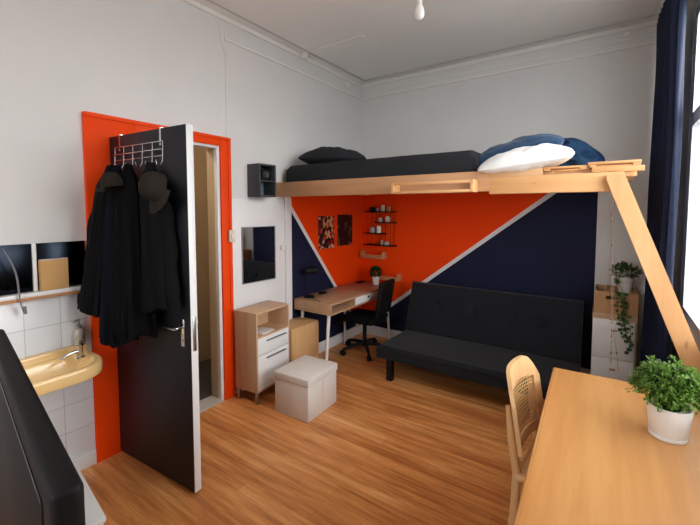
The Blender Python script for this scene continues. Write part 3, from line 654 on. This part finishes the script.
# wooden U racks
for (a, c, z, lb) in ((-2.605, -2.285, .995, 'upper of the two small pine racks below the black shelf'), (-2.40, -2.075, .745, 'lower of the two small pine racks, behind the desk plant')):
    t = thing('wall_rack', lb, 'rack', ((a+c)/2, BK, z)); h = (c-a)/2
    B().box(-h, h, -.10, 0, 0, .014, .001).obj('board', 'rackw', t)
    for sx in (-1, 1): B().box(sx*h-(.016 if sx > 0 else 0), sx*h+(.016 if sx < 0 else 0), -.10, 0, .014, .085, .001).obj('end_board', 'rackw', t)
    B().box(-h+.016, h-.016, -.10, -.088, .020, .045, .001).obj('rail', 'rackw', t)
# ------------------------------------------------------------------ sofa bed
t = thing('sofa', 'low charcoal fabric sofa bed against the navy back wall', 'sofa', (-.99, 3.50, 0))
def cushion(lx, ly, lz, bev, dents, nx=64, ny=28, crown=.01):
    """soft slab centred in x,y, bottom z=0, with button dents on its top"""
    t_ = bmesh.new(); bmesh.ops.create_grid(t_, x_segments=nx, y_segments=ny, size=1)
    top = []
    for v in t_.verts:
        u, w_ = v.co.x, v.co.y; x, y = u*lx/2, w_*ly/2
        e = min(lx/2-abs(x), ly/2-abs(y)); z = lz
        if e < bev: z = lz-bev+math.sqrt(max(0, bev*bev-(bev-e)**2))
        z += crown*(1-u*u)*(1-w_*w_)
        for (dx_, dy_, dd, rr) in dents: z -= dd*math.exp(-((x-dx_)**2+(y-dy_)**2)/rr**2)
        z += .003*noise.noise(Vector((x*6, y*6, 1)))
        v.co = Vector((x, y, z))
    ex = bmesh.ops.extrude_edge_only(t_, edges=[e for e in t_.edges if e.is_boundary])
    for v in [g for g in ex['geom'] if isinstance(g, bmesh.types.BMVert)]: v.co.z = 0
    bmesh.ops.holes_fill(t_, edges=[e for e in t_.edges if e.is_boundary]); bmesh.ops.recalc_face_normals(t_, faces=t_.faces)
    return t_
SX = 1.62
b = B(); b._merge(cushion(SX, .72, .115, .03, []), Matrix.Translation((0, -.085, .205))); b.obj('seat', 'sofa', t)
b = B(); b.tube([(-SX/2+.01, -.444, .30), (SX/2-.01, -.444, .30)], .004, 6); b.tube([(-SX/2+.01, -.444, .222), (SX/2-.01, -.444, .222)], .003, 6); b.obj('piping', 'sofa', t)
dn = [(-.49, .03, .042, .045), (-.12, .03, .042, .045), (.26, .03, .042, .045), (.50, .03, .042, .045)]
mt = Matrix.Translation((0, .315, .53)) @ Matrix.Rotation(rad(68), 4, 'X') @ Matrix.Translation((0, 0, -.0))
b = B(); b._merge(cushion(SX, .54, .105, .03, dn), mt); b.obj('backrest', 'sofa', t)
for (dx_, dy_, dd, rr) in dn:
    b = B(); b.ball((0, 0, 0), (.012, .012, .005), 10, 6, mat=mt @ Matrix.Translation((dx_, dy_, .075))); b.obj('button', 'sofa', t)
for sx in (-.68, .68):
    for y in (-.41, .24): B().box(sx-.028, sx+.028, y-.028, y+.028, 0, .21, .003).obj('leg', 'bplastic', t)
b = B(); b.box(-.75, .75, -.33, .22, .165, .206); b.obj('frame', 'bplastic', t)
# ------------------------------------------------------------------ white cupboard, crate, ivy
t = thing('white_cupboard', 'narrow white cupboard with an oak top in the back right corner', 'cabinet', (.040, 3.93, 0), rad(1))
B().box(-.15, .15, -.17, .17, .04, .70, .002).obj('body', 'oak', t)
B().box(-.153, .153, -.18, .172, .70, .742, .003).obj('top', 'oak', t)
for (z0, z1) in ((.06, .37), (.376, .697)):
    d = B().box(-.148, .138, -.186, -.17, z0, z1, .002).obj('door', 'whitel', t); B().box(-.02, .02, -.200, -.186, z1-.09, z1-.075, .002).obj('handle', 'crate', d)
B().box(-.148, .148, -.15, .16, 0, .04).obj('plinth', 'oak', t)
t = thing('wooden_crate', 'open bamboo crate on the white cupboard, holding the ivy', 'crate', (.045, 3.92, .742), rad(1))
cw, cd_, ch = .147, .165, .185
b = B(); b.box(-cw, cw, -cd_, cd_, 0, .012)
b.box(-cw, -.068, -cd_, -cd_+.012, .012, ch); b.box(-.006, cw, -cd_, -cd_+.012, .012, ch); b.box(-.068, -.006, -cd_, -cd_+.012, .012, .122); b.box(-.068, -.006, -cd_, -cd_+.012, .150, ch)
b.box(-cw, cw, cd_-.012, cd_, .012, ch, .001); b.box(-cw, -cw+.012, -cd_+.012, cd_-.012, .012, ch, .001); b.box(cw-.012, cw, -cd_+.012, cd_-.012, .012, ch, .001)
b.obj('crate_body', 'crate', t)
B().box(-.072, cw-.012, -cd_+.012, cd_-.012, .165, .177, .001).obj('tray', 'crate', t)
t = thing('potted_ivy', 'trailing ivy in a white pot on the bamboo crate', 'plant', (.105, 3.86, .920))
b = B(); b.lathe([(.046, 0), (.058, .095), (.063, .10), (.063, .122), (.057, .122), (.054, .10)], n=22); b.obj('pot', 'pot', t)
rnd = random.Random(11)
b = B(); leafball(b, (0, 0, .165), .092, 300, .034, .018, rnd, -.45, .62); b.obj('foliage', 'ivy', t)
b = B(); st = B()
for k, (xo, ln) in enumerate(((-.035, .40), (-.02, .46), (-.05, .30), (-.005, .48))):
    pts = [(0, 0, .13), (-.03, -.05, .15), (-.045, -.075, .10), (xo-.01, -.135, .02)]
    nn = int(ln/.03)
    for j in range(nn): pts.append((xo+.055*j/14+.014*sin(j*.5+k), -.150+.004*sin(j*1.3)-(.006 if j > 5 else 0), -.03*j))
    st.tube(pts, .0016, 5)
    for p in pts[2:]:
        b.leaf(p, (rnd.uniform(-1, 1), rnd.uniform(-1, .1), rnd.uniform(-.9, .4)), rnd.uniform(.028, .044), rnd.uniform(.024, .036), Vector((0, -1, .2)))
        if rnd.random() < .5: b.leaf(p, (rnd.uniform(-1, 1), rnd.uniform(-1, .1), rnd.uniform(-.9, .4)), rnd.uniform(.02, .03), rnd.uniform(.016, .026), Vector((0, -1, .2)))
b.obj('trailing_leaves', 'ivy', t); st.obj('vine', 'stem', t)
# ------------------------------------------------------------------ loft bed
YB = 2.60
t = thing('loft_bed', 'wooden loft bed frame across the room on a slanting pine brace', 'loft bed', (-1.3, YB, 1.70))
def wb(*a, **k): return B().box(*a, **k)
wb(L+.002, -.675, YB, YB+.035, 1.722, 1.856, bev=.002).obj('front_board', 'veneer', t, world=True)
wb(-.675, .048, YB, YB+.055, 1.703, 1.812, bev=.003).obj('front_beam', 'pine', t, world=True)
wb(-.675, -.36, YB+.012, YB+.035, 1.812, 1.856, bev=.002).obj('rail_strip', 'ply', t, world=True)
wb(L+.002, .02, BK-.06, BK-.002, 1.788, 1.812, bev=.003).obj('rear_beam', 'pine', t, world=True)
for x in (-2.55, -1.7, -.85, -.12): wb(x, x+.045, YB+.055, BK-.06, 1.778, 1.812).obj('joist', 'pine', t, world=True)
wb(L+.002, -.10, YB+.056, BK-.002, 1.812, 1.835).obj('deck', 'ply', t, world=True)
# slanting brace, cut square to the wall it is screwed to
b = B(); b.prism([(-.040, 1.80), (.048, 1.80), (.048, 1.765), (.418, .735), (.418, .60), (.395, .60), (-.040, 1.735)][:0] or [(-.034, 1.795), (.048, 1.795), (.060, 1.765), (.4185, .795), (.4185, .545), (-.034, 1.768)], 'y', YB-.048, YB-.001, .002)
b.obj('brace', 'pinez', t, world=True)
# pallet style slat frames on the right end of the loft
t = thing('pallet', 'pine pallet piece on the loft, reaching past the beam towards the curtain', 'pallet', (0, YB+.5, 1.812))
wb(-.105, .137, YB-.0, YB+.045, 1.796+.017, 1.842, bev=.002).obj('stringer', 'pine', t, world=True)
wb(-.10, .12, YB+.40, YB+.45, 1.813, 1.842, bev=.002).obj('stringer', 'pine', t, world=True)
wb(-.10, .12, YB+.85, YB+.90, 1.813, 1.842, bev=.002).obj('stringer', 'pine', t, world=True)
for (x0, x1) in ((-.118, -.085), (.085, .118)): wb(x0, x1, YB, YB+.9, 1.842, 1.858, bev=.001).obj('block', 'pine', t, world=True)
for k in range(5): wb(-.125, .122, YB-.004+.19*k, YB+.10+.19*k, 1.858, 1.872, bev=.002).obj('slat', 'pine', t, world=True)
t = thing('pallet', 'pine pallet piece on the loft beside the white pillow', 'pallet', (-.25, YB+.5, 1.812))
for k in range(5): wb(-.355, -.128, YB+.012+.19*k, YB+.10+.19*k, 1.848, 1.860, bev=.002).obj('slat', 'pine', t, world=True)
for x0 in (-.355, -.165): wb(x0, x0+.035, YB+.012, YB+.90, 1.835, 1.848, bev=.001).obj('block', 'pine', t, world=True)
for o in t.children:
    if o.name.startswith('slat'): pass
# little rack on the beam
t = thing('beam_rack', 'shallow pine rack fixed to the front of the loft beam', 'rack', (-1.05, YB, 1.716))
h, dp = .302, .105
for sx in (-1, 1): B().box(sx*h-.022 if sx > 0 else -h, sx*h if sx > 0 else -h+.022, -dp, 0, 0, .082, .002).obj('end_board', 'pine', t)
B().box(-h+.022, h-.022, -dp, -dp+.012, .0, .018, .001).obj('rail', 'pine', t); B().box(-h+.022, h-.022, -dp, -dp+.012, .060, .080, .001).obj('rail', 'pine', t)
B().box(-h+.022, h-.022, -dp+.012, 0, 0, .010).obj('bottom_board', 'pine', t)
# mattress
t_ = cushion(1.79, 1.34, .165, .05, [], 60, 40, .012)
b = B(); b._merge(t_); o = single('mattress', b, 'sheet', 'charcoal covered mattress on the loft', 'mattress', (-1.685, 3.34, 1.856), world=False)
wb(L+.002, -.70, YB+.056, BK-.002, 1.835, 1.856).obj('mattress_base', 'ply', bpy.data.objects['loft_bed'], world=True)
def pillow(nm, lb, lx, ly, lz, mt_, loc, rot, seed, sag=0, cat='pillow'):
    t_ = bmesh.new(); N = 40; R = random.Random(seed); off = Vector((seed*3.1, 0, 0))
    def P_(i, j, s):
        u, v = -1+2*i/N, -1+2*j/N
        pin = 1-.09*abs(u)**4; pin2 = 1-.09*abs(v)**4
        th = ((1-abs(u)**2.3)*(1-abs(v)**2.3))**.55
        x, y = u*lx/2*pin2, v*ly/2*pin
        z = s*th*lz/2*(1 if s > 0 else .75)
        z += (.012*noise.noise(Vector((x*9, y*9, s*2))+off)+.006*noise.noise(Vector((x*25, y*25, s))+off))*th*(lz/.12)
        z += sag*(u*u)
        return (x, y, z)
    V = {}
    for s in (1, -1):
        for i in range(N+1):
            for j in range(N+1):
                if s < 0 and (i in (0, N) or j in (0, N)): V[s, i, j] = V[1, i, j]
                else: V[s, i, j] = t_.verts.new(P_(i, j, s))
    for s in (1, -1):
        for i in range(N):
            for j in range(N): t_.faces.new((V[s, i, j], V[s, i+1, j], V[s, i+1, j+1], V[s, i, j+1]))
    bmesh.ops.recalc_face_normals(t_, faces=t_.faces)
    b = B(); b._merge(t_, Matrix.Rotation(rot[2], 4, 'Z') @ Matrix.Rotation(rot[1], 4, 'Y') @ Matrix.Rotation(rot[0], 4, 'X'))
    return single(nm, b, mt_, lb, cat, loc, world=False)
pillow('pillow', 'black pillow lying on the left end of the loft mattress', .60, .42, .21, 'sheet', (-2.24, 2.95, 2.092), (rad(4), rad(4), rad(-2)), 2)
pillow('pillow', 'white pillow lying on the right end of the loft', .57, .42, .175, 'wpil', (-.487, 2.745, 1.921), (rad(12), rad(-6), rad(2)), 5)
pillow('pillow', 'blue velvet pillow lying across the white pillow', .60, .40, .18, 'bluel', (-.575, 2.95, 2.012), (rad(14), rad(-12), rad(4)), 9)
t_ = bmesh.new(); bmesh.ops.create_icosphere(t_, subdivisions=6, radius=1)
for v in t_.verts:
    p = v.co.copy(); n1 = noise.noise(p*1.6+Vector((3, 1, 7))); n2 = abs(noise.noise(p*2.3+Vector((9, 2, 4)))); n3 = abs(noise.noise(p*8+Vector((1, 5, 2))))
    s = 1+.20*n1-.30*n2+.12; q = p*s
    v.co = Vector((q.x*.25, q.y*.40, max(q.z, -.5)*.155))
b = B(); b._merge(t_); single('duvet', b, 'duvet', 'crumpled dark blue duvet heaped behind the pillows on the loft', 'duvet', (-.335, 3.33, 1.945), world=False)
# ------------------------------------------------------------------ twine garland
b = B(); r1 = random.Random(3)
p1 = [(-.006+.0015*sin(k*.8)+.03*k/30, 2.70+.002*k/30, 1.703-1.02*k/30) for k in range(31)]
p2 = [(.004+.003*sin(k*.5+1)+(.03 if k < 24 else .03+.004*(k-23))*k/30, 2.705, 1.703-1.05*k/30) for k in range(31)]
t = thing('twine_garland', 'two thin knotted twine strings hanging from the loft before the crate', 'string', (0, 2.70, .65))
B().tube(p1, .0018, 6).obj('strand', 'twine', t, world=True); B().tube(p2, .0014, 6).obj('strand', 'twine', t, world=True)
for q in [p1[k] for k in (4, 5, 9, 22, 25, 28)]+[p2[k] for k in (1, 22, 27)]:
    b = B(); b.ball(q, (.006, .005, .008), 8, 6); b.obj('knot', 'twine', t, world=True)
# ------------------------------------------------------------------ curtain, rod, blind
t = thing('curtain', 'floor length navy curtain beside the window in the back right corner', 'curtain', (.28, 3.5, .02))
path = [(.262, 3.95), (.252, 3.7), (.266, 3.4), (.287, 3.12), (.300, 3.10), (.343, 3.19)]
def samp(f):
    ls = [math.hypot(b_[0]-a_[0], b_[1]-a_[1]) for a_, b_ in zip(path, path[1:])]; tot = sum(ls); d = f*tot
    for (a_, b_, l_) in zip(path, path[1:], ls):
        if d <= l_+1e-9: return Vector((a_[0]+(b_[0]-a_[0])*d/l_, a_[1]+(b_[1]-a_[1])*d/l_)), Vector((b_[0]-a_[0], b_[1]-a_[1])).normalized()
        d -= l_
    return Vector(path[-1]), Vector((0, -1))
bm = bmesh.new(); NU, NZ = 150, 30; rows = []
for k in range(NZ+1):
    z = .03+(3.05-.03)*k/NZ; r = []
    for i in range(NU+1):
        f = i/NU; p, tn = samp(f); nrm = Vector((-tn.y, tn.x)); fade = min(1, (1-f)/.16)
        amp = .024*(1.15-.35*k/NZ)*max(.12, fade)
        q = p+nrm*(amp*sin(f*2*pi*10.5+.3*sin(k*.3))+.005*sin(f*60+k*.4))
        r.append(bm.verts.new((q.x-.28, q.y-3.5, z-.02)))
    rows.append(r)
for a_, b_ in zip(rows, rows[1:]):
    for i in range(NU): bm.faces.new((a_[i], a_[i+1], b_[i+1], b_[i]))
b = B(); b._merge(bm); c = b.obj('cloth', 'curtain', t)
sm = c.modifiers.new('thick', 'SOLIDIFY'); sm.thickness = .002
t = thing('curtain_rail', 'white curtain rail fixed under the ceiling above the window', 'rail', (.27, 1.5, 3.06))
B().box(-.012, .012, -2.9, 2.5, .005, .030, .002).obj('rail', 'frameg', t)
b = B()
for y in (-2.5, -1, .5, 1.45, 2.45): b.box(-.012, .149, y-.012, y+.012, .020, .045)
b.obj('bracket', 'frameg', t)
t = thing('window_blind', 'white venetian blind in the lower part of the window by the curtain', 'blind', (XR+.088, 2.325, WZ0+.012))
b = B(); b.box(-.02, .02, -1.14, 1.14, 1.27, 1.30, .003); b.obj('head_rail', 'blind', t)
b = B(); n = 46
for k in range(n):
    z = .03+k*1.23/n; b.box(-.0125, .0125, -1.14, 1.14, -.0005, .0005, mat=Matrix.Translation((0, 0, z)) @ Matrix.Rotation(rad(-8), 4, 'Y'))
b.obj('slats', 'blind', t, smooth=False)
b = B(); b.box(-.012, .012, -1.14, 1.14, .004, .016, .002); b.obj('bottom_rail', 'blind', t)
# ------------------------------------------------------------------ table, cane chair, plant
TA = rad(2.0)
t = thing('dining_table', 'oak dining table at the window in the right foreground', 'table', (-.236, 2.285, 0), TA)
b = B(); b.box(0, .575, -1.75, 0, .722, .75, .007, seg=3); b.obj('tabletop', 'table', t)
b = B(); b.box(.010, .012, -1.75, -.008, .7495, .7503); b.obj('edge_joint', 'crate', t)
for (x, y) in ((.05, -.06), (.525, -.06), (.05, -1.69), (.525, -1.69)): B().box(x-.03, x+.03, y-.03, y+.03, 0, .722, .004).obj('leg', 'table', t)
b = B(); b.box(.05, .07, -1.66, -.09, .64, .722); b.box(.505, .525, -1.66, -.09, .64, .722); b.box(.08, .495, -.07, -.05, .64, .722); b.box(.08, .495, -1.70, -1.68, .64, .722); b.obj('apron', 'table', t)
t = thing('cane_chair', 'pale wooden chair with a cane back tucked under the table', 'chair', (-.098, 1.90, 0), rad(-4))
def arc(v): return -.245+.05*v*v
N = 28; hwid = .215
def zz(z): return -.16*(z-.62)
def back_slab(z0f, z1f, v0, v1, th, n=N, xo=0):
    rg = []
    for k in range(n+1):
        v = v0+(v1-v0)*k/n; x = arc(v)+xo; y = v*hwid; z0, z1 = z0f(v), z1f(v)
        rg.append([(x+zz(z0), y, z0), (x+zz(z0)+th, y, z0), (x+zz(z1)+th, y, z1), (x+zz(z1), y, z1)])
    return rg
top = lambda v: .868-.115*max(0, (abs(v)-.5)/.5)**2.2
bot = lambda v: .500+.05*max(0, (abs(v)-.6)/.4)**2
ctop = lambda v: .775-.02*v*v; cbot = lambda v: .545
b = B(); b.rings(back_slab(ctop, top, -1, 1, .018)); b.rings(back_slab(bot, cbot, -1, 1, .018))
b.rings(back_slab(cbot, ctop, -1, -.80, .018, 8)); b.rings(back_slab(cbot, ctop, .80, 1, .018, 8)); b.obj('back_frame', 'chairw', t)
b = B(); b.rings(back_slab(lambda v: .540, lambda v: ctop(v)+.005, -.80, .80, .0012, xo=.009)); b.obj('cane_panel', 'cane', t)
for sy in (-1, 1):
    B().tube([(-.235, sy*.185, 0), (-.205, sy*.185, .25), (-.195, sy*.185, .45), (-.222, sy*.185, .60), (-.240, sy*.185, .74)], [.014, .018, .019, .017, .010], 12).obj('rear_leg', 'chairw', t)
    B().tube([(.20, sy*.185, 0), (.19, sy*.185, .44)], [.014, .019], 12).obj('front_leg', 'chairw', t)
b = B(); b.box(-.20, .22, -.215, .215, .435, .462, .010, seg=3); b.obj('seat', 'chairw', t)
b = B(); b.box(-.17, .19, -.185, .185, .461, .464); b.obj('seat_cane', 'cane', t)
t = thing('potted_plant', 'leafy green plant in a white pot on the dining table', 'plant', (.199, 1.815, .75))
b = B(); b.lathe([(.052, 0), (.0585, .003), (.0595, .013), (.057, .0165), (.0585, .019), (.069, .116), (.070, .124), (.066, .124), (.064, .112)], n=36); b.obj('pot', 'pot', t)
B().lathe([(.064, .108), (.03, .112), (.005, .113)], n=20).obj('soil', 'soil', t)
rnd = random.Random(21)
b = B(); st = B()
for k in range(430):
    a = rnd.uniform(0, 2*pi); e = math.asin(rnd.uniform(-.45, 1)); rr = rnd.uniform(.78, 1.08)*(1.16 if rnd.random() < .12 else 1)
    q = Vector((.108*rr*cos(a)*cos(e), .108*rr*sin(a)*cos(e), .185+.088*rr*sin(e))); p0 = Vector((.035*cos(a), .035*sin(a), .112))
    pts = []
    for j in range(6):
        f = j/5; m_ = p0.lerp(q, f); m_.z += .04*sin(pi*f)*(1 if e < .6 else .3); pts.append(m_)
    st.tube(pts, .0009, 4); d = (pts[-1]-pts[-2]).normalized()
    for j in range(3, 6):
        for _ in range(2 if j < 5 else 5):
            dd = Vector((rnd.uniform(-1, 1), rnd.uniform(-1, 1), rnd.uniform(-.5, 1)))+d*.8
            b.leaf(pts[j]+Vector((rnd.uniform(-.006, .006), rnd.uniform(-.006, .006), rnd.uniform(-.006, .006))), dd, rnd.uniform(.011, .019), rnd.uniform(.007, .011))
b.obj('foliage', 'leaf', t); st.obj('stems', 'dleaf', t)
